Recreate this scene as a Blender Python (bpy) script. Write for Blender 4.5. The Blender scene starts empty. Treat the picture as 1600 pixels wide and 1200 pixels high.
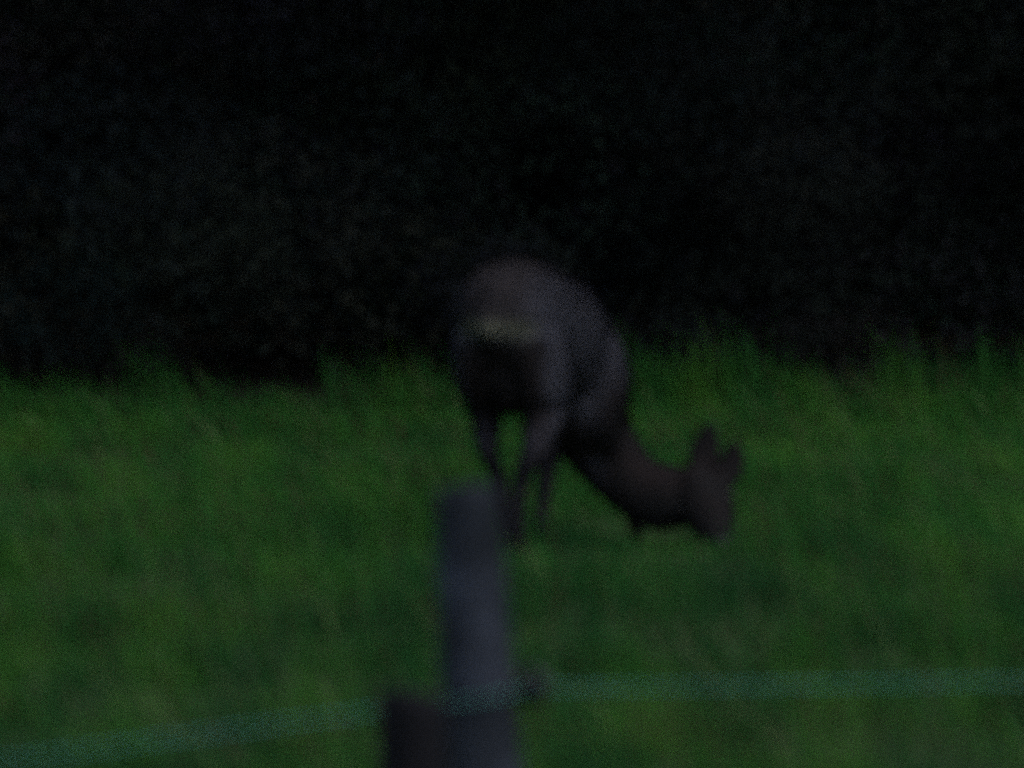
import bpy, math, random
import numpy as np
from mathutils import Vector

rng = np.random.default_rng(15)
random.seed(15)
scene = bpy.context.scene
col = scene.collection

# ---------------------------------------------------------------- camera
CAM_H = 1.60                      # eye height over the meadow
F = 12500.0                       # focal length in pixels of a 1600 px wide frame
cam_data = bpy.data.cameras.new('camera')
cam_data.sensor_width = 36.0
cam_data.lens = 36.0 * F / 1600.0
cam_data.clip_start = 0.1
cam_data.clip_end = 2000.0
cam_data.dof.use_dof = True       # the photo is out of focus: lens set to far away
cam_data.dof.focus_distance = 400.0
cam_data.dof.aperture_fstop = 6.2
cam = bpy.data.objects.new('camera', cam_data)
col.objects.link(cam)
cam.location = (0, 0, CAM_H)
cam.rotation_euler = (math.radians(90) - math.atan(725.0 / F), 0, 0)
scene.camera = cam

# ---------------------------------------------------------------- sky, sun, exposure (late dusk)
SUN_EL, SUN_ROT = math.radians(62), math.radians(130)
world = bpy.data.worlds.new('World')
scene.world = world
world.use_nodes = True
nt = world.node_tree
nt.nodes.clear()
sky = nt.nodes.new('ShaderNodeTexSky')
sky.sky_type = 'NISHITA'
sky.sun_disc = False
sky.sun_elevation = SUN_EL
sky.sun_rotation = SUN_ROT
bgn = nt.nodes.new('ShaderNodeBackground')
bgn.inputs['Strength'].default_value = 0.05
out = nt.nodes.new('ShaderNodeOutputWorld')
nt.links.new(sky.outputs[0], bgn.inputs['Color'])
nt.links.new(bgn.outputs[0], out.inputs['Surface'])

sun_data = bpy.data.lights.new('sun', 'SUN')
sun_data.energy = 0.6
sun_data.angle = math.radians(70)
sun_data.color = (1.0, 0.95, 0.88)
sun = bpy.data.objects.new('sun', sun_data)
col.objects.link(sun)
sd = Vector((math.sin(SUN_ROT) * math.cos(SUN_EL), math.cos(SUN_ROT) * math.cos(SUN_EL), math.sin(SUN_EL)))
sun.rotation_euler = sd.to_track_quat('Z', 'Y').to_euler()
sun.location = (0, 0, 30)

vs = scene.view_settings
vs.view_transform = 'Standard'
vs.look = 'None'
vs.exposure = 1.28
vs.gamma = 1.0
vs.use_curve_mapping = False
scene.cycles.use_denoising = False          # keep the grain of a dim exposure
scene.cycles.use_adaptive_sampling = True
scene.cycles.adaptive_threshold = 2.0
scene.cycles.adaptive_min_samples = 2
scene.cycles.pixel_filter_type = 'BOX'
scene.cycles.max_bounces = 5
scene.cycles.diffuse_bounces = 3

# ---------------------------------------------------------------- helpers
def tag(o, label=None, cat=None, group=None, kind=None):
    if label: o['label'] = label
    if cat: o['category'] = cat
    if group: o['group'] = group
    if kind: o['kind'] = kind
    return o

def px(u, v, d):
    """point that stands d metres ahead of the eye on the sight line of photo pixel (u, v)"""
    return Vector(((u - 800.0) * d / F, d, CAM_H - (v + 125.0) * d / F))

def gz(x, y):
    """gentle unevenness of the meadow"""
    x = np.asarray(x, float); y = np.asarray(y, float)
    w = np.exp(-((x / 14.0) ** 2)) * np.exp(-(((y - 20) / 14.0) ** 2))
    return w * (0.020 * np.sin(1.3 * x + 0.7 * y) + 0.016 * np.sin(2.9 * x - 1.7 * y + 1.0)
                + 0.010 * np.sin(5.1 * x + 3.7 * y + 2.0))

def snoise(p, s, seed=0):
    """cheap smooth noise in -1..1 for numpy points (n,2|3)"""
    r = np.random.default_rng(seed)
    v = np.zeros(len(p))
    for k in range(7):
        w = r.normal(size=p.shape[1]); w /= np.linalg.norm(w)
        v += np.sin(p @ (w * s * r.uniform(0.6, 1.9)) + r.uniform(0, 6.28))
    return np.clip(v / 3.2, -1, 1)

def mesh_np(name, V, quads=None, tris=None):
    me = bpy.data.meshes.new(name)
    V = np.asarray(V, np.float32)
    nq = 0 if quads is None else len(quads)
    ntri = 0 if tris is None else len(tris)
    me.vertices.add(len(V)); me.vertices.foreach_set('co', V.ravel())
    loops = []
    if nq: loops.append(np.asarray(quads, np.int32).ravel())
    if ntri: loops.append(np.asarray(tris, np.int32).ravel())
    L = np.concatenate(loops)
    me.loops.add(len(L)); me.loops.foreach_set('vertex_index', L)
    starts = np.concatenate([np.arange(nq) * 4, nq * 4 + np.arange(ntri) * 3]).astype(np.int32)
    me.polygons.add(nq + ntri)
    me.polygons.foreach_set('loop_start', starts)
    me.update(calc_edges=True)
    me.validate()
    return me

def smooth(me):
    me.polygons.foreach_set('use_smooth', np.ones(len(me.polygons), bool))
    me.update()

def color_attr(me, name, C):
    a = me.color_attributes.new(name, 'FLOAT_COLOR', 'POINT')
    C = np.concatenate([C, np.ones((len(C), 1))], 1).astype(np.float32)
    a.data.foreach_set('color', C.ravel())

def link(name, me, mat=None, parent=None):
    o = bpy.data.objects.new(name, me)
    col.objects.link(o)
    if mat: me.materials.append(mat)
    if parent: o.parent = parent
    return o

def empty(name, loc):
    o = bpy.data.objects.new(name, None)
    o.empty_display_size = 0.1
    col.objects.link(o)
    o.location = loc
    return o

def catmull(P, n):
    P = np.asarray(P, float)
    Q = np.vstack([2 * P[0] - P[1], P, 2 * P[-1] - P[-2]])
    res = []
    for i in range(len(P) - 1):
        a, b, c, d = Q[i], Q[i + 1], Q[i + 2], Q[i + 3]
        for t in np.linspace(0, 1, n, endpoint=False):
            res.append(0.5 * (2 * b + (c - a) * t + (2 * a - 5 * b + 4 * c - d) * t * t + (3 * b - a - 3 * c + d) * t ** 3))
    res.append(P[-1])
    return np.array(res)

def tube(stations, hint, seg=16, n=4, cap=0.7):
    """stations: rows of x,y,z,ra,rb. closed lofted tube; ra along hint, rb across. returns V, quads, tris"""
    S = catmull(stations, n)
    C = S[:, :3]; ra = np.maximum(S[:, 3], 1e-3); rb = np.maximum(S[:, 4], 1e-3)
    T = np.gradient(C, axis=0); T /= np.linalg.norm(T, axis=1)[:, None] + 1e-9
    hint = np.asarray(hint, float)
    A = hint - (T @ hint)[:, None] * T
    A /= np.linalg.norm(A, axis=1)[:, None] + 1e-9
    B = np.cross(T, A)
    ph = np.linspace(0, 2 * np.pi, seg, endpoint=False)
    V = C[:, None, :] + np.cos(ph)[None, :, None] * (ra[:, None] * A)[:, None, :] + np.sin(ph)[None, :, None] * (rb[:, None] * B)[:, None, :]
    m = len(C)
    V = V.reshape(-1, 3)
    q = []
    for i in range(m - 1):
        for j in range(seg):
            k = (j + 1) % seg
            q.append((i * seg + j, i * seg + k, (i + 1) * seg + k, (i + 1) * seg + j))
    s0 = C[0] - T[0] * min(ra[0], rb[0]) * cap
    s1 = C[-1] + T[-1] * min(ra[-1], rb[-1]) * cap
    n0 = len(V); V = np.vstack([V, s0, s1])
    t = []
    for j in range(seg):
        k = (j + 1) % seg
        t.append((n0, k, j)); t.append((n0 + 1, (m - 1) * seg + j, (m - 1) * seg + k))
    return V, np.array(q), np.array(t)

class Bag:
    def __init__(s): s.V = []; s.q = []; s.t = []; s.n = 0
    def add(s, V, q=None, t=None):
        s.V.append(V)
        if q is not None and len(q): s.q.append(np.asarray(q) + s.n)
        if t is not None and len(t): s.t.append(np.asarray(t) + s.n)
        s.n += len(V)
    def mesh(s, name):
        return mesh_np(name, np.vstack(s.V), np.vstack(s.q) if s.q else None, np.vstack(s.t) if s.t else None)

# ---------------------------------------------------------------- materials
def new_mat(name, rough=0.8, spec=0.3):
    m = bpy.data.materials.new(name); m.use_nodes = True
    b = m.node_tree.nodes['Principled BSDF']
    b.inputs['Roughness'].default_value = rough
    b.inputs['Specular IOR Level'].default_value = spec
    return m, m.node_tree, b

def attr_mat(name, attr, rough=0.75, spec=0.2, translucent=0.0):
    m, t, b = new_mat(name, rough, spec)
    a = t.nodes.new('ShaderNodeAttribute'); a.attribute_name = attr
    t.links.new(a.outputs['Color'], b.inputs['Base Color'])
    if translucent > 0:
        tr = t.nodes.new('ShaderNodeBsdfTranslucent')
        t.links.new(a.outputs['Color'], tr.inputs['Color'])
        mx = t.nodes.new('ShaderNodeMixShader'); mx.inputs[0].default_value = translucent
        o = t.nodes['Material Output']
        t.links.new(b.outputs[0], mx.inputs[1]); t.links.new(tr.outputs[0], mx.inputs[2])
        t.links.new(mx.outputs[0], o.inputs['Surface'])
    return m

def noise_mat(name, c0, c1, scale, rough=0.9, spec=0.15, bump=0.0, stretch=(1, 1, 1), dist=0.01):
    m, t, b = new_mat(name, rough, spec)
    tc = t.nodes.new('ShaderNodeTexCoord')
    mp = t.nodes.new('ShaderNodeMapping'); mp.inputs['Scale'].default_value = stretch
    nz = t.nodes.new('ShaderNodeTexNoise'); nz.inputs['Scale'].default_value = scale
    nz.inputs['Detail'].default_value = 8; nz.inputs['Roughness'].default_value = 0.65
    cr = t.nodes.new('ShaderNodeValToRGB')
    cr.color_ramp.elements[0].position = 0.32; cr.color_ramp.elements[0].color = (*c0, 1)
    cr.color_ramp.elements[1].position = 0.68; cr.color_ramp.elements[1].color = (*c1, 1)
    t.links.new(tc.outputs['Object'], mp.inputs['Vector'])
    t.links.new(mp.outputs[0], nz.inputs['Vector'])
    t.links.new(nz.outputs[0], cr.inputs[0])
    t.links.new(cr.outputs[0], b.inputs['Base Color'])
    if bump:
        bp = t.nodes.new('ShaderNodeBump'); bp.inputs['Strength'].default_value = bump
        bp.inputs['Distance'].default_value = dist
        t.links.new(nz.outputs[0], bp.inputs['Height'])
        t.links.new(bp.outputs[0], b.inputs['Normal'])
    return m

M_soil = noise_mat('meadow_soil', (0.020, 0.040, 0.012), (0.045, 0.075, 0.022), 6.0, bump=0.5)
M_litter = noise_mat('leaf_litter', (0.012, 0.010, 0.007), (0.035, 0.027, 0.018), 9.0, bump=0.6)
M_grass = attr_mat('grass_blade', 'tint', 0.75, 0.06, 0.40)
M_leaf = attr_mat('woodland_leaf', 'tint', 1.0, 0.0, 0.3)
M_bark = noise_mat('woodland_bark', (0.018, 0.016, 0.014), (0.05, 0.043, 0.036), 14.0, stretch=(1, 1, 0.25), bump=0.6)
M_coat = attr_mat('deer_coat', 'coat', 0.85, 0.15)
M_hoof = noise_mat('hoof_horn', (0.012, 0.011, 0.010), (0.03, 0.027, 0.025), 40.0, rough=0.5)
M_nose, _, b_ = new_mat('wet_nose', 0.3, 0.5); b_.inputs['Base Color'].default_value = (0.012, 0.011, 0.012, 1)
M_eye, _, b_ = new_mat('dark_eye', 0.08, 0.5); b_.inputs['Base Color'].default_value = (0.012, 0.008, 0.006, 1)
M_post = noise_mat('weathered_wood', (0.010, 0.012, 0.015), (0.033, 0.037, 0.047), 22.0, rough=0.85, stretch=(1, 1, 0.08), bump=0.8, dist=0.004)
def add_patches(m, c, scale, lo, hi):
    """blotches of lichen over a wood material"""
    t = m.node_tree; b = t.nodes['Principled BSDF']
    src = b.inputs['Base Color'].links[0].from_socket
    tc = t.nodes.new('ShaderNodeTexCoord'); nz = t.nodes.new('ShaderNodeTexNoise')
    nz.inputs['Scale'].default_value = scale; nz.inputs['Detail'].default_value = 5
    mr = t.nodes.new('ShaderNodeMapRange'); mr.inputs['From Min'].default_value = lo; mr.inputs['From Max'].default_value = hi
    mx = t.nodes.new('ShaderNodeMix'); mx.data_type = 'RGBA'
    for sck in mx.inputs:
        if sck.type == 'RGBA' and sck.name == 'B': sck.default_value = (*c, 1)
    t.links.new(tc.outputs['Object'], nz.inputs['Vector']); t.links.new(nz.outputs[0], mr.inputs['Value'])
    t.links.new(mr.outputs[0], mx.inputs[0]); t.links.new(src, [k for k in mx.inputs if k.type == 'RGBA' and k.name == 'A'][0])
    t.links.new([k for k in mx.outputs if k.type == 'RGBA'][0], b.inputs['Base Color'])
add_patches(M_post, (0.058, 0.064, 0.086), 9.0, 0.52, 0.68)
M_stub = noise_mat('tarred_wood', (0.004, 0.0036, 0.0045), (0.016, 0.0145, 0.018), 22.0, rough=0.8, stretch=(1, 1, 0.1), bump=0.8, dist=0.004)
M_black = noise_mat('black_plastic', (0.010, 0.010, 0.011), (0.018, 0.018, 0.019), 60.0, rough=0.45, spec=0.4)
M_rope = noise_mat('fence_rope_fibre', (0.04, 0.15, 0.115), (0.075, 0.23, 0.18), 80.0, rough=0.6, spec=0.3)

# ---------------------------------------------------------------- ground
def axis(lo, hi, step, outer):
    a = np.arange(lo, hi + 1e-6, step)
    return np.concatenate([[lo - o for o in reversed(outer)], a, [hi + o for o in outer]])
gx = axis(-16, 16, 0.4, (4, 12, 30, 80, 200, 500))
gy = axis(0, 46, 0.4, (4, 12, 30, 80, 200, 500))
X, Y = np.meshgrid(gx, gy, indexing='ij')
Z = gz(X, Y)
V = np.stack([X, Y, Z], -1).reshape(-1, 3)
nx, ny = len(gx), len(gy)
I, J = np.meshgrid(np.arange(nx - 1), np.arange(ny - 1), indexing='ij')
a = (I * ny + J).ravel()
me = mesh_np('ground', V, np.stack([a, a + ny, a + ny + 1, a + 1], 1)); smooth(me)
tag(link('ground', me, M_soil), 'rough meadow soil under the green grass', kind='structure')

EDGE0, EDGES = 26.4, 0.42                                   # the wood's edge runs obliquely: nearer on the left
def edge(x):
    x = np.clip(x, -14, 14)
    return EDGE0 + EDGES * np.minimum(x, 0) + 0.14 * np.maximum(x, 0)
def ragged(x):                                              # where the sward really gives out: in and out along the edge
    x = np.asarray(x, float)
    return edge(x) + 0.26 * np.sin(7.1 * x + 2.6) + 0.36 * np.sin(17.3 * x + 2.2) + 0.30 * np.sin(31.0 * x)

# shaded floor of the wood, a sheet just over the ground
us = np.linspace(-40, 40, 60); vs_ = np.linspace(0, 40, 40)
U, W = np.meshgrid(us, vs_, indexing='ij')
FX = U - 0.0; FY = edge(U) + 0.1 + W + 0.12 * np.sin(U * 5) + 0.08 * np.sin(U * 11 + 1)
ADDED_BANK = lambda w: 6.0 * np.clip((w - 9.0) / 14.0, 0, 1) ** 1.4                # unseen bank, added to close bright gaps behind the wood
V = np.stack([FX, FY, gz(FX, FY) + 0.03 + ADDED_BANK(W) + 0.15 * np.sin(FX * 1.3 + W) * (W > 9)], -1).reshape(-1, 3)
I, J = np.meshgrid(np.arange(59), np.arange(39), indexing='ij'); a = (I * 40 + J).ravel()
me = mesh_np('woodland_floor', V, np.stack([a, a + 40, a + 41, a + 1], 1)); smooth(me)
tag(link('woodland_floor', me, M_litter), 'dark leaf litter under the wood', kind='structure')

# ---------------------------------------------------------------- grass
def blades(P, H, Wd, lean, C, name, label, bend=0.55):
    n = len(P)
    az = rng.uniform(0, 2 * np.pi, n)
    side = np.stack([np.cos(az), np.sin(az), np.zeros(n)], 1) * (Wd / 2)[:, None]
    d = np.stack([-np.sin(az), np.cos(az)], 1) * rng.uniform(-1, 1, n)[:, None] * bend + lean
    up = np.array([0, 0, 1.0])
    mid = P + up * (H * 0.55)[:, None]; mid[:, :2] += d * (H * 0.25)[:, None]
    tip = P + up * H[:, None] * (1 - 0.25 * np.clip(np.linalg.norm(d, axis=1), 0, 1.2))[:, None]
    tip[:, :2] += d * (H * 0.85)[:, None]
    V = np.stack([P - side, P + side, mid + side * 0.8, mid - side * 0.8, tip], 1).reshape(-1, 3)
    k = np.arange(n) * 5
    q = np.stack([k, k + 1, k + 2, k + 3], 1); t = np.stack([k + 3, k + 2, k + 4], 1)
    me = mesh_np(name, V, q, t)
    CC = np.repeat(C, 5, 0)
    color_attr(me, 'tint', CC)
    o = link(name, me, M_grass)
    return tag(o, label, 'grass', kind='stuff')

def grass_points(x0, x1, y0, y1, dens):
    n = int((x1 - x0) * (y1 - y0) * dens)
    x = rng.uniform(x0, x1, n); y = rng.uniform(y0, y1, n)
    return x, y

def grass_color(P):
    n = len(P)
    p2 = P[:, :2]
    big = snoise(p2 * np.array([1, 0.35]), 2.2, 3); mid = snoise(p2 * np.array([1, 0.22]), 11.0, 4); fine = rng.normal(0, 1, n)
    base = np.array([0.040, 0.180, 0.028])
    yel = np.array([0.085, 0.205, 0.026])
    dark = np.array([0.022, 0.085, 0.024])
    brn = np.array([0.075, 0.080, 0.032])
    t = np.clip(0.42 + 0.25 * np.clip((p2[:, 1] - 18.0) / 4.0, -1, 1) + 0.30 * mid + 0.25 * big + 0.15 * fine, 0, 1)[:, None]
    C = dark * (1 - t) + base * t
    y_ = np.clip(0.30 * big + 0.35 * mid + 0.25 * fine + 0.05, 0, 1)[:, None]
    C = C * (1 - y_) + yel * y_
    d_ = (rng.uniform(0, 1, n) < 0.09 + 0.16 * (snoise(p2, 2.5, 9) > 0.45))[:, None]
    return np.where(d_, brn, C)

# the sward that fills the picture
xs, ys = [], []
for (x0, x1, y0, y1, dn) in ((-3.2, 3.2, 13.5, 31.5, 950), (-12, -3.2, 8, 34, 130), (3.2, 12, 8, 34, 130), (-3.2, 3.2, 6, 13.5, 220)):
    x, y = grass_points(x0, x1, y0, y1, dn); xs.append(x); ys.append(y)
x = np.concatenate(xs); y = np.concatenate(ys)
keep = y < ragged(x) + 0.18 * rng.normal(0, 1, len(x))
x, y = x[keep], y[keep]
P = np.stack([x, y, gz(x, y) - 0.01], 1)
hn = 0.5 + 0.5 * snoise(P[:, :2], 4.0, 5)
H = (0.06 + 0.07 * hn) * rng.uniform(0.6, 1.3, len(P))
graze = np.exp(-((x - 0.42) / 0.28) ** 2) * np.exp(-((y - 20.0) / 0.7) ** 2)      # cropped short where the deer feeds
H *= 1 - 0.65 * graze
Wd = rng.uniform(0.004, 0.008, len(P)) * np.where(np.abs(x) > 3.2, 2.2, 1.0)
lean = np.stack([-0.25 + 0.3 * snoise(P[:, :2], 2.0, 6), 0.2 * snoise(P[:, :2], 2.0, 7)], 1)
blades(P, H, Wd, lean, grass_color(P), 'meadow_grass', 'short green meadow grass around the grazing deer')

# long grass in loose tufts against the wood
tx = np.concatenate([rng.uniform(-3.4, 3.4, 150), rng.uniform(-11, 11, 120)])
Pl, Hl = [], []
for x0 in tx:
    y0 = float(ragged(x0)) - abs(rng.normal(0, 0.4))
    n = rng.integers(30, 80); h = rng.uniform(0.08, 0.17) * (1 + 1.1 * (rng.uniform() < 0.25))
    s = rng.uniform(0.05, 0.12)
    px_ = x0 + rng.normal(0, s, n); py_ = y0 + rng.normal(0, s, n)
    Pl.append(np.stack([px_, py_, gz(px_, py_) - 0.01], 1)); Hl.append(h * rng.uniform(0.5, 1.15, n))
P = np.vstack(Pl); H = np.concatenate(Hl)
Wd = rng.uniform(0.004, 0.008, len(P))
lean = np.stack([-0.2 + 0.3 * snoise(P[:, :2], 2.0, 6), 0.1 * snoise(P[:, :2], 2.0, 7)], 1)
blades(P, H, Wd, lean, grass_color(P) * 0.85, 'tall_grass', 'ragged taller grass along the foot of the dark wood', 0.7)

# tussocks standing out of the sward
Pl, Hl = [], []
for k in range(420):
    x0 = rng.uniform(-3.3, 3.3); y0 = rng.uniform(14, 28)
    if y0 > edge(x0) or ((x0 - .25) ** 2 + ((y0 - 20.2) * .7) ** 2) < 0.36: continue
    n = rng.integers(25, 70); s = rng.uniform(0.03, 0.10); h = rng.uniform(0.10, 0.19)
    px_ = x0 + rng.normal(0, s, n); py_ = y0 + rng.normal(0, s, n)
    Pl.append(np.stack([px_, py_, gz(px_, py_) - 0.01], 1)); Hl.append(h * rng.uniform(0.5, 1.1, n))
P = np.vstack(Pl); H = np.concatenate(Hl); Wd = rng.uniform(0.004, 0.008, len(P))
lean = np.stack([-0.2 + 0.3 * snoise(P[:, :2], 2.0, 6), 0.1 * snoise(P[:, :2], 2.0, 7)], 1)
blades(P, H, Wd, lean, grass_color(P), 'grass_tussocks', 'loose grass tussocks scattered over the meadow', 0.8)

# thin bleached flower stalks, all bent the same way by the wind
n = 1500
x = rng.uniform(-3.3, 3.3, n); y = rng.uniform(14, 27.2, n)
ok = (y < edge(x) - 0.1) & (((x - .25) ** 2 + ((y - 19.8) * .6) ** 2) > 0.42)
x, y = x[ok], y[ok]
P = np.stack([x, y, gz(x, y) - 0.01], 1)
lean = np.tile([-0.75, 0.05], (len(P), 1)) + rng.normal(0, 0.15, (len(P), 2))
Cs = np.array([0.11, 0.16, 0.055]) * rng.uniform(0.6, 1.3, (len(P), 1))
blades(P, rng.uniform(0.14, 0.26, len(P)), rng.uniform(0.004, 0.007, len(P)), lean, Cs, 'grass_stalks', 'thin bleached grass stalks leaning over the meadow', 0.2)

# ---------------------------------------------------------------- the dark wood behind
def wood():
    cl = []                                                   # clump centres: x, depth behind edge, z, radius, leaves, leaf size
    r = np.random.default_rng(77)
    for k in range(300):                                      # undergrowth the camera sees
        x0 = r.uniform(-3.6, 3.6); d0 = abs(r.normal(0, 0.9)) + 0.45; z0 = r.uniform(0.05, 2.2)
        cl.append((x0, d0 + 0.25 * z0 * r.uniform(-0.6, 1), z0, r.uniform(0.22, 0.5), 620, r.uniform(0.012, 0.022)))
    for k in range(420):                                      # deeper and to both sides
        x0 = r.uniform(-15, 15); d0 = r.uniform(1.2, 13); z0 = r.uniform(0.2, 5.5)
        cl.append((x0, d0, z0, r.uniform(0.5, 1.1), 380, r.uniform(0.04, 0.07)))
    for k in range(440):                                      # crowns above the view, reaching past the edge to shade the wood
        x0 = r.uniform(-15, 15); d0 = r.uniform(-1.1, 11); z0 = r.uniform(2.6, 8.5)
        cl.append((x0, d0, z0, r.uniform(0.7, 1.3), 300, r.uniform(0.10, 0.16)))
    for k in range(260):                                      # low thicket deep inside, closing the view through
        x0 = r.uniform(-10, 10); d0 = r.uniform(4, 13); z0 = r.uniform(0.1, 2.8) + float(ADDED_BANK(np.array(d0)))
        cl.append((x0, d0, z0, r.uniform(0.6, 1.1), 380, r.uniform(0.05, 0.08)))
    VV, CC = [], []
    for (x0, d0, z0, rad, n, ls) in cl:
        dirs = r.normal(size=(n, 3)); dirs /= np.linalg.norm(dirs, axis=1)[:, None]
        c = np.array([x0, edge(x0) + d0, z0])
        p = c + dirs * (rad * r.uniform(0.35, 1.0, n) ** 0.6)[:, None] * np.array([1.15, 1.0, 0.75])
        ok = p[:, 2] > 0.03
        p = p[ok]; n = len(p)
        a1 = r.normal(size=(n, 3)); a1[:, 2] -= 0.5; a1 /= np.linalg.norm(a1, axis=1)[:, None]
        a2 = np.cross(a1, r.normal(size=(n, 3))); a2 /= np.linalg.norm(a2, axis=1)[:, None]
        L = (ls * r.uniform(0.6, 1.3, n))[:, None]
        VV.append(np.stack([p - a1 * L, p + a2 * L * 0.5, p + a1 * L, p - a2 * L * 0.5], 1).reshape(-1, 3))
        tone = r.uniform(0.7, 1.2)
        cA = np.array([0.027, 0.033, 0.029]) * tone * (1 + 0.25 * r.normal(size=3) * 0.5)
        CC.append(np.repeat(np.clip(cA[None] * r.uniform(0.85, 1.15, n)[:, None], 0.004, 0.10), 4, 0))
    V = np.vstack(VV); C = np.vstack(CC)
    k = np.arange(len(V) // 4) * 4
    q = np.stack([k, k + 1, k + 2, k + 3], 1)
    bag = Bag(); bag.add(V, q)
    nleaf = len(q)
    for k in range(34):                                       # stems and limbs
        x0 = r.uniform(-14, 14) if k > 8 else r.uniform(-3, 3)
        d0 = r.uniform(4.0, 9); h = r.uniform(4.5, 8); rd = r.uniform(0.06, 0.17)
        y0 = edge(x0) + d0
        lx, ly = r.normal(0, 0.05, 2)
        st = [(x0 + lx * z + 0.06 * math.sin(z * 1.7 + k), y0 + ly * z, z, rd * (1 - 0.85 * z / h) * (1.35 if z < 0.1 else 1), rd * (1 - 0.85 * z / h)) for z in np.linspace(-0.1, h, 7)]
        bag.add(*tube(st, (1, 0, 0), 8, 2))
        for b in range(4):
            z = h * r.uniform(0.3, 0.8); an = r.uniform(0, 6.28); L = r.uniform(0.8, 1.8)
            s = np.array([x0 + lx * z, y0 + ly * z, z]); e = np.array([math.cos(an), math.sin(an), 0.5]) * L
            st = [(*(s + e * t + np.array([0, 0, 0.15 * t * t])), rd * 0.35 * (1 - 0.8 * t), rd * 0.35 * (1 - 0.8 * t)) for t in (0, 0.33, 0.66, 1)]
            bag.add(*tube(st, (0, 0.3, 1), 6, 2))
    me = bag.mesh('dark_woodland')
    Call = np.vstack([C, np.tile([0.03, 0.026, 0.022], (len(me.vertices) - len(C), 1))])
    color_attr(me, 'tint', Call)
    me.materials.append(M_leaf); me.materials.append(M_bark)
    vid = np.zeros(len(me.polygons), np.int32)
    ls = np.zeros(len(me.polygons), np.int32); me.polygons.foreach_get('loop_start', ls)
    lv = np.zeros(len(me.loops), np.int32); me.loops.foreach_get('vertex_index', lv)
    vid[lv[ls] >= len(C)] = 1
    me.polygons.foreach_set('material_index', vid); me.update()
    o = bpy.data.objects.new('dark_woodland', me); col.objects.link(o)
    tag(o, 'nearly black mass of trees and undergrowth behind the meadow', 'woodland', kind='stuff')
wood()

# ---------------------------------------------------------------- the grazing deer
TH = math.radians(22)
DX, DY = -0.002, 20.0
sT, cT = math.sin(TH), math.cos(TH)
def D(fx, ly, z):           # forward, left, up of the deer -> offset along the world's axes
    return (fx * sT - ly * cT, fx * cT + ly * sT, z)
FWD = np.array(D(1, 0, 0)); LEFT = np.array(D(0, 1, 0))

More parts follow.
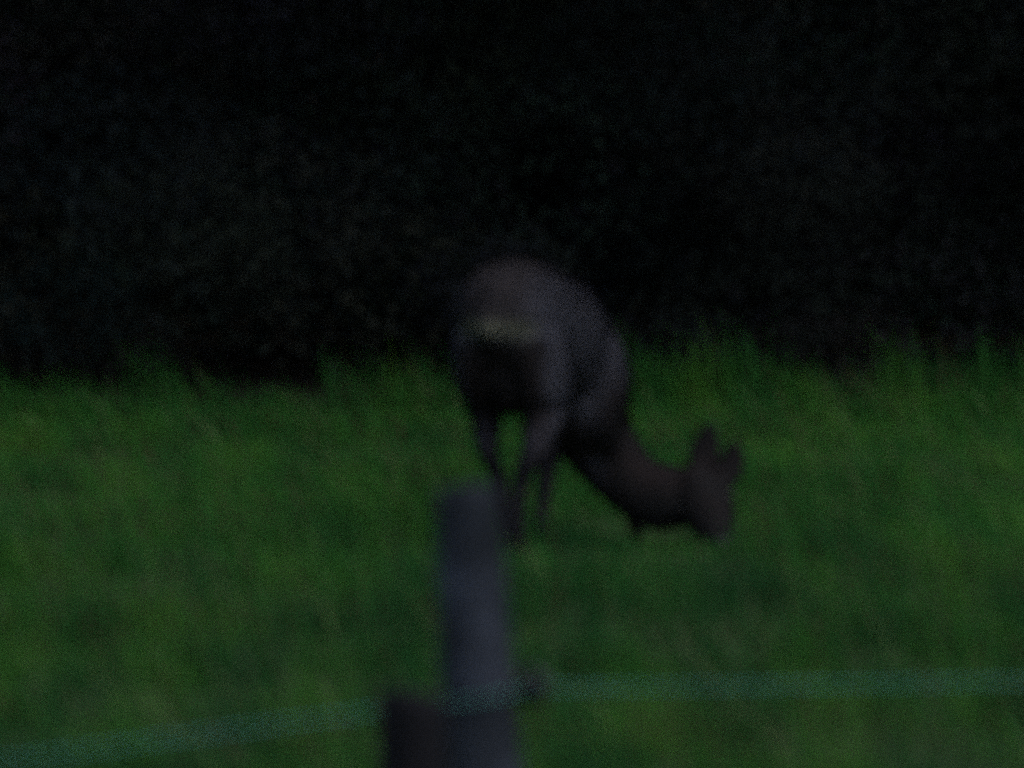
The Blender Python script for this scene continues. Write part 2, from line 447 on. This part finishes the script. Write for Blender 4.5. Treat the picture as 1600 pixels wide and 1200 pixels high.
def make_deer():
    root = empty('deer', (DX, DY, float(gz(DX, DY))))
    tag(root, 'grey-brown deer seen from behind, grazing with its head turned down to the right', 'deer')
    bag = Bag()
    def loft(st, hint, seg=20, n=5, cap=0.7): bag.add(*tube(st, hint, seg, n, cap))
    # trunk: ra = half width (left), rb = half height
    trunk = [(-.135, .585, .055, .060), (-.105, .592, .098, .110), (-.04, .603, .132, .138), (.06, .600, .136, .142),
             (.17, .562, .136, .155), (.27, .532, .132, .165), (.36, .500, .116, .165), (.43, .465, .100, .155), (.50, .43, .078, .110)]
    loft([(*D(f, 0, z), a, b) for f, z, a, b in trunk], LEFT, 28)
    # hind legs (left one steps forward and inward)
    def leg(rows): loft([(*D(f, l, z), ra, rb) for f, l, z, ra, rb in rows], FWD, 16)
    leg([(.00, .055, .62, .10, .075), (-.01, .072, .53, .105, .072), (.02, .086, .44, .088, .058), (.04, .086, .375, .062, .042),
         (.03, .078, .32, .041, .033), (.00, .064, .265, .030, .026), (.035, .053, .20, .021, .020), (.058, .042, .12, .0185, .0175),
         (.075, .038, .055, .019, .018), (.092, .038, .02, .017, .017)])
    leg([(.00, -.055, .62, .10, .075), (-.01, -.072, .53, .105, .072), (.00, -.090, .44, .090, .062), (.015, -.088, .375, .068, .050),
         (-.03, -.094, .32, .048, .042), (-.085, -.094, .265, .032, .030), (-.08, -.060, .20, .022, .021), (-.065, -.044, .12, .0185, .0175),
         (-.045, -.036, .055, .019, .018), (-.025, -.030, .02, .017, .017)])
    # the groin joins both thighs
    loft([(*D(.02, 0, .56), .10, .09), (*D(.01, 0, .48), .085, .085), (*D(.02, -.004, .42), .070, .070), (*D(.05, -.008, .385), .052, .048)], LEFT, 16)
    # fore legs
    leg([(.43, -.070, .50, .085, .060), (.42, -.086, .41, .078, .052), (.42, -.088, .33, .060, .045), (.47, -.082, .25, .038, .032),
         (.54, -.078, .19, .025, .023), (.60, -.078, .11, .0175, .016), (.65, -.076, .05, .018, .017), (.665, -.076, .02, .017, .017)])
    leg([(.43, .070, .50, .085, .060), (.41, .080, .41, .078, .055), (.40, .072, .33, .064, .050), (.41, .060, .26, .046, .042),
         (.40, .062, .195, .028, .025), (.38, .064, .11, .0175, .016), (.365, .066, .05, .018, .017), (.38, .066, .02, .017, .017)])
    # deep brisket between the fore legs
    loft([(*D(.30, 0, .42), .075, .07), (*D(.38, -.01, .36), .080, .085), (*D(.46, -.02, .31), .078, .085), (*D(.52, -.04, .29), .06, .07)], LEFT, 18)
    # neck sweeping down and to the right
    neck = [(.145, .36, .50, .125, .125), (.180, .43, .42, .128, .120), (.195, .47, .31, .110, .104), (.250, .48, .215, .090, .086),
            (.320, .47, .142, .082, .080), (.384, .445, .114, .088, .080), (.440, .420, .118, .082, .074)]
    loft(neck, (0.9, 0.1, 0.5), 20)
    # head hanging to the ground, a little towards the viewer
    head = [(0.452, 0.44, 0.15, 0.055, 0.053), (0.474, 0.415, 0.14, 0.067, 0.065), (0.492, 0.385, 0.115, 0.071, 0.069), (0.506, 0.355, 0.078, 0.067, 0.065), (0.518, 0.325, 0.044, 0.052, 0.051), (0.528, 0.298, 0.02, 0.039, 0.037), (0.534, 0.28, 0.006, 0.03, 0.028)]
    loft(head, (1, 0.2, 0.2), 18)
    # ears: broad upright leaves
    def ear(b, t, wid, hint):
        b = np.array(b); t = np.array(t)
        prof = [(-.12, .35), (.0, .55), (.2, .9), (.42, 1.0), (.65, .86), (.85, .5), (1.0, .14)]
        bow = np.cross(t - b, hint); bow = bow / np.linalg.norm(bow)
        loft([(*(b + (t - b) * s + bow * 0.008 * math.sin(s * 3.14)), wid * w, 0.0085 + 0.004 * (1 - s)) for s, w in prof], hint, 14, 3)
    ear((.480, .440, .175), (.512, .468, .306), .044, (1, -0.35, -0.2))
    ear((.548, .395, .150), (.574, .425, .266), .038, (0.75, -0.4, -0.5))
    tmp_me = bag.mesh('deer_raw')
    tmp = bpy.data.objects.new('deer_raw', tmp_me); col.objects.link(tmp)
    m = tmp.modifiers.new('r', 'REMESH'); m.mode = 'VOXEL'; m.voxel_size = 0.0055
    s = tmp.modifiers.new('s', 'SMOOTH'); s.factor = 0.5; s.iterations = 9
    dg = bpy.context.evaluated_depsgraph_get()
    me = bpy.data.meshes.new_from_object(tmp.evaluated_get(dg))
    bpy.data.objects.remove(tmp); bpy.data.meshes.remove(tmp_me)
    me.name = 'deer_body'; me.materials.clear(); smooth(me)
    nv = len(me.vertices)
    P = np.zeros(nv * 3, np.float32); me.vertices.foreach_get('co', P); P = P.reshape(-1, 3).astype(float)
    N = np.zeros(nv * 3, np.float32); me.vertices.foreach_get('normal', N); N = N.reshape(-1, 3).astype(float)
    def coat(P, N):
        f = P @ FWD; l = P @ LEFT; z = P[:, 2]; back = -(N @ FWD)
        nz = snoise(P, 30, 21); nb = snoise(P, 9, 22)
        sm = lambda a, b, v: np.clip((v - a) / (b - a), 0, 1) ** 2 * (3 - 2 * np.clip((v - a) / (b - a), 0, 1))
        C = np.tile([0.165, 0.158, 0.195], (len(P), 1))
        def mix(c, w):
            nonlocal C
            C = C * (1 - w[:, None]) + np.array(c) * w[:, None]
        # brown saddle over the croup
        mix((0.100, 0.080, 0.080), sm(.13, .05, np.abs(l)) * sm(.57, .60, z) * sm(.35, .15, f) * 0.9)
        # dark neck, head and underside of the belly
        wneck = sm(.30, .22, z + 0.25 * (f - .45)) * sm(.30, .42, f)
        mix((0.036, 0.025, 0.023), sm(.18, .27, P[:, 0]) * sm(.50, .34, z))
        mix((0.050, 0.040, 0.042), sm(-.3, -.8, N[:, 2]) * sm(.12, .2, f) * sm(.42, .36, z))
        # rump: pale bar under the tail root, shade between the thighs painted dark brown beneath it
        rear = sm(.15, .5, back) * sm(.02, -.04, f)
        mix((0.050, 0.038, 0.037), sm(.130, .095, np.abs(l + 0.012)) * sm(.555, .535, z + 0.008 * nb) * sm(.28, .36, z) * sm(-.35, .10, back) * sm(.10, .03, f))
        mix((0.40, 0.385, 0.27), rear * sm(.118, .070, np.abs(l + 0.008)) * np.exp(-((z - .578 - 0.006 * nb) / .022) ** 2))
        # legs darker towards the ground
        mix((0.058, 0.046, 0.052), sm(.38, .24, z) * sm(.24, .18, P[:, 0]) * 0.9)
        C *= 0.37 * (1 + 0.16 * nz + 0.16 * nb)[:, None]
        return np.clip(C, 0.012, 0.6)
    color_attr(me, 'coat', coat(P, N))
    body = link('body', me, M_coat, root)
    # short coat: single guard hairs
    k = rng.integers(0, nv, 60000)
    p = P[k]; nrm = N[k]
    flow = -FWD * 0.8 + np.array([0, 0, -0.7])
    fl = flow - (nrm @ flow)[:, None] * nrm
    fl /= np.linalg.norm(fl, axis=1)[:, None] + 1e-6
    L = rng.uniform(.010, .022, len(k)) * np.where((p[:, 2] < .3) | (p[:, 0] > .38), 0.45, 1.0)
    tip = p + (fl + nrm * rng.uniform(.25, .6, len(k))[:, None] + rng.normal(0, .15, (len(k), 3))) * L[:, None]
    sd_ = np.cross(fl, nrm) * 0.0011
    V = np.stack([p - sd_, p + sd_, tip], 1).reshape(-1, 3)
    t = np.arange(len(V)).reshape(-1, 3)
    hm = mesh_np('deer_hair', V, None, t)
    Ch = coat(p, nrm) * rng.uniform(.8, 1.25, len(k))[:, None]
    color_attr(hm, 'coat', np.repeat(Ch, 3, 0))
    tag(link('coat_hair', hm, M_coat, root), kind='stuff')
    # hooves
    for f, l in ((.099, .038), (-.018, -.030), (.672, -.076), (.387, .066)):
        hb = Bag()
        for sgn in (-1, 1):
            st = [(*D(f - .012, l + sgn * .008, .034), .012, .009), (*D(f, l + sgn * .009, .018), .017, .010), (*D(f + .006, l + sgn * .009, .001), .022, .0105)]
            hb.add(*tube(st, FWD, 10, 3, 0.2))
        hme = hb.mesh('hoof'); smooth(hme); link('hoof', hme, M_hoof, root)
    # eyes and nose
    hd = np.array((.534 - .474, .280 - .415, .018 - .140)); hd /= np.linalg.norm(hd)
    rt = np.cross(hd, (0, -1, 0.9)); rt /= np.linalg.norm(rt)
    fr = np.cross(rt, hd); fr = fr if fr[1] < 0 else -fr
    for sgn in (-1, 1):
        c = np.array((.500, .366, .098)) + rt * sgn * .062 + fr * .018
        st = [(*(c - rt * sgn * .010), .006, .006), (*c, .012, .010), (*(c + rt * sgn * .007), .006, .005)]
        V, q, t = tube(st, hd, 12, 3); em = mesh_np('eye', V, q, t); smooth(em); link('eye', em, M_eye, root)
    c = np.array((.536, .268, .006)); st = [(*(c - hd * .008), .020, .017), (*(c + hd * .004), .022, .018), (*(c + hd * .012), .012, .010)]
    V, q, t = tube(st, rt, 14, 3); em = mesh_np('nose', V, q, t); smooth(em); link('nose', em, M_nose, root)
    return root
make_deer()

# ---------------------------------------------------------------- fence: grey post, dark stake, rope
def timber(name, base, top_xy, z_top, r0, r1, seed, slope, parent, mat, buried=0.25):
    """a round, split and weathered pole with a sloping sawn top, from base (x, y) to top"""
    r = np.random.default_rng(seed)
    seg, rings = 56, 44
    zs = np.linspace(-buried, z_top, rings)
    ph = np.linspace(0, 2 * np.pi, seg, endpoint=False)
    rad = np.ones(seg)
    for k in range(5): rad += 0.018 * np.sin(ph * (k + 2) + r.uniform(0, 6))
    cracks = [(r.uniform(0, 6.28), r.uniform(.03, .07), r.uniform(.05, .14), r.uniform(0, 1)) for _ in range(9)]
    V = []
    for i, z in enumerate(zs):
        s = np.clip(z / z_top, 0, 1)
        rr = (r0 * (1 - s) + r1 * s) * rad * (1 + 0.012 * np.sin(z * 9 + seed))
        for (a, w, dp, z0) in cracks:
            da = np.angle(np.exp(1j * (ph - a - 0.12 * math.sin(z * 3 + z0 * 6))))
            rr = rr * (1 - dp * np.exp(-(da / w) ** 2) * (0.4 + 0.6 * abs(math.sin(z * 4 + z0 * 9))))
        if i >= rings - 1: rr = rr * 0.93
        cx = base[0] + (top_xy[0] - base[0]) * s; cy = base[1] + (top_xy[1] - base[1]) * s
        xx = cx + rr * np.cos(ph); yy = cy + rr * np.sin(ph)
        zz = np.full(seg, z) + (slope[0] * (xx - cx) + slope[1] * (yy - cy)) * (i / (rings - 1)) ** 6
        V.append(np.stack([xx, yy, zz], 1))
    last = V[-1]; cen = last.mean(0)
    for f_ in (0.8, 0.55, 0.28): V.append(cen + (last - cen) * f_ + np.array([0, 0, 0.0025]) * (1 - f_) * 2)
    m = len(V)
    V = np.vstack(V + [cen[None] + np.array([[0, 0, 0.004]])])
    q = [(i * seg + j, i * seg + (j + 1) % seg, (i + 1) * seg + (j + 1) % seg, (i + 1) * seg + j) for i in range(m - 1) for j in range(seg)]
    t = [((m - 1) * seg + j, (m - 1) * seg + (j + 1) % seg, m * seg) for j in range(seg)]
    me = mesh_np(name, V, np.array(q), np.array(t)); smooth(me)
    return link(name, me, mat, parent)

PD = 11.40
pt = px(731, 764, PD); pb = px(754, 1200, PD)
k = pt.z / (pt.z - pb.z)
p0 = (pt.x + (pb.x - pt.x) * k, PD)
post = empty('fence_post', (p0[0], p0[1], 0))
tag(post, 'weathered grey round fence post with a sloping top, standing in front of the deer', 'fence post')
timber('shaft', (0, 0), (pt.x - p0[0], 0), pt.z, 0.070, 0.047, 5, (0.10, -0.25), post, M_post)

sp = px(642, 1086, 10.9)
stake = empty('short_stake', (sp.x + 0.003, 10.9, 0))
tag(stake, 'short dark wooden stake cut low, close beside the grey fence post', 'stake')
timber('shaft', (0, 0), (0, 0), sp.z, 0.050, 0.047, 8, (-0.15, -0.1), stake, M_stub)

# ring insulator screwed into the post's right side
ip = px(832, 1077, PD - 0.01)
def torus(R, r, n, mseg, c, ax1, ax2):
    c = np.array(c); a1 = np.array(ax1, float); a2 = np.array(ax2, float); a3 = np.cross(a1, a2)
    V = []
    for i in range(n):
        t = 2 * math.pi * i / n; d = a1 * math.cos(t) + a2 * math.sin(t)
        for j in range(mseg):
            s = 2 * math.pi * j / mseg
            V.append(c + d * (R + r * math.cos(s)) + a3 * r * math.sin(s))
    q = [(i * mseg + j, ((i + 1) % n) * mseg + j, ((i + 1) % n) * mseg + (j + 1) % mseg, i * mseg + (j + 1) % mseg) for i in range(n) for j in range(mseg)]
    return np.array(V), np.array(q)
rel = np.array((ip.x - p0[0], ip.y - p0[1], ip.z))
V, q = torus(0.018, 0.0125, 20, 10, rel, (0.6, -0.8, 0), (0, 0, 1))
ib = Bag(); ib.add(V, q)
ib.add(*tube([(*(rel + np.array((-.040, .004, 0))), .017, .017), (*(rel + np.array((-.022, .003, 0))), .017, .017), (*(rel + np.array((-.013, 0, 0))), .007, .007)], (0, 0, 1), 12, 2, 0.2))
me = ib.mesh('insulator'); smooth(me)
ins = link('insulator', me, M_black, post)

# electric fence rope: comes from the near left, bends at the post, runs off to the right
def rope():
    z0 = 0.497
    pts = [px(-2600, 1560, 8.4), px(-900, 1310, 9.7), px(0, 1194, 10.50), px(300, 1153, 10.83), px(590, 1114, 11.17),
           px(690, 1102, PD - .068), px(750, 1096, PD - .072), px(815, 1083, PD - .05), px(834, 1078, PD - .012),
           px(1000, 1077, 11.49), px(1300, 1073, 11.54), px(1600, 1068, 11.60), px(2600, 1040, 11.95), px(4600, 1010, 12.4)]
    pts = [np.array(p) for p in pts]
    for i in range(len(pts)):
        pts[i][2] = max(pts[i][2], 0.44)
    # arc-length resample
    S = np.array(pts); dens = []
    for i in range(len(S) - 1):
        n = max(2, int(np.linalg.norm(S[i + 1] - S[i]) / 0.004))
        dens.append(S[i] + (S[i + 1] - S[i]) * np.linspace(0, 1, n, endpoint=False)[:, None])
    C = np.vstack(dens + [S[-1:]])
    for _ in range(2):
        kk = np.ones(9) / 9
        C[4:-4] = np.stack([np.convolve(C[:, j], kk, 'valid') for j in range(3)], 1)
    arc = np.concatenate([[0], np.cumsum(np.linalg.norm(np.diff(C, axis=0), axis=1))])
    T = np.gradient(C, axis=0); T /= np.linalg.norm(T, axis=1)[:, None]
    A = np.cross(T, (0, 0, 1)); A /= np.linalg.norm(A, axis=1)[:, None]; B = np.cross(T, A)
    bag = Bag(); org = C[0]
    for s in range(3):
        ph = arc / 0.024 * 2 * math.pi + s * 2.094
        cc = C + (np.cos(ph)[:, None] * A + np.sin(ph)[:, None] * B) * 0.0016
        n = len(cc); seg = 5
        an = np.arange(seg) * 2 * math.pi / seg
        V = (cc[:, None, :] + 0.0016 * (np.cos(an)[None, :, None] * A[:, None, :] + np.sin(an)[None, :, None] * B[:, None, :])).reshape(-1, 3)
        i, j = np.meshgrid(np.arange(n - 1), np.arange(seg), indexing='ij'); i = i.ravel(); j = j.ravel()
        bag.add(V, np.stack([i * seg + j, i * seg + (j + 1) % seg, (i + 1) * seg + (j + 1) % seg, (i + 1) * seg + j], 1))
    me = bag.mesh('fence_rope'); smooth(me)
    o = link('fence_rope', me, M_rope)
    tag(o, 'thin pale green electric fence rope running level past the grey post', 'rope')
rope()
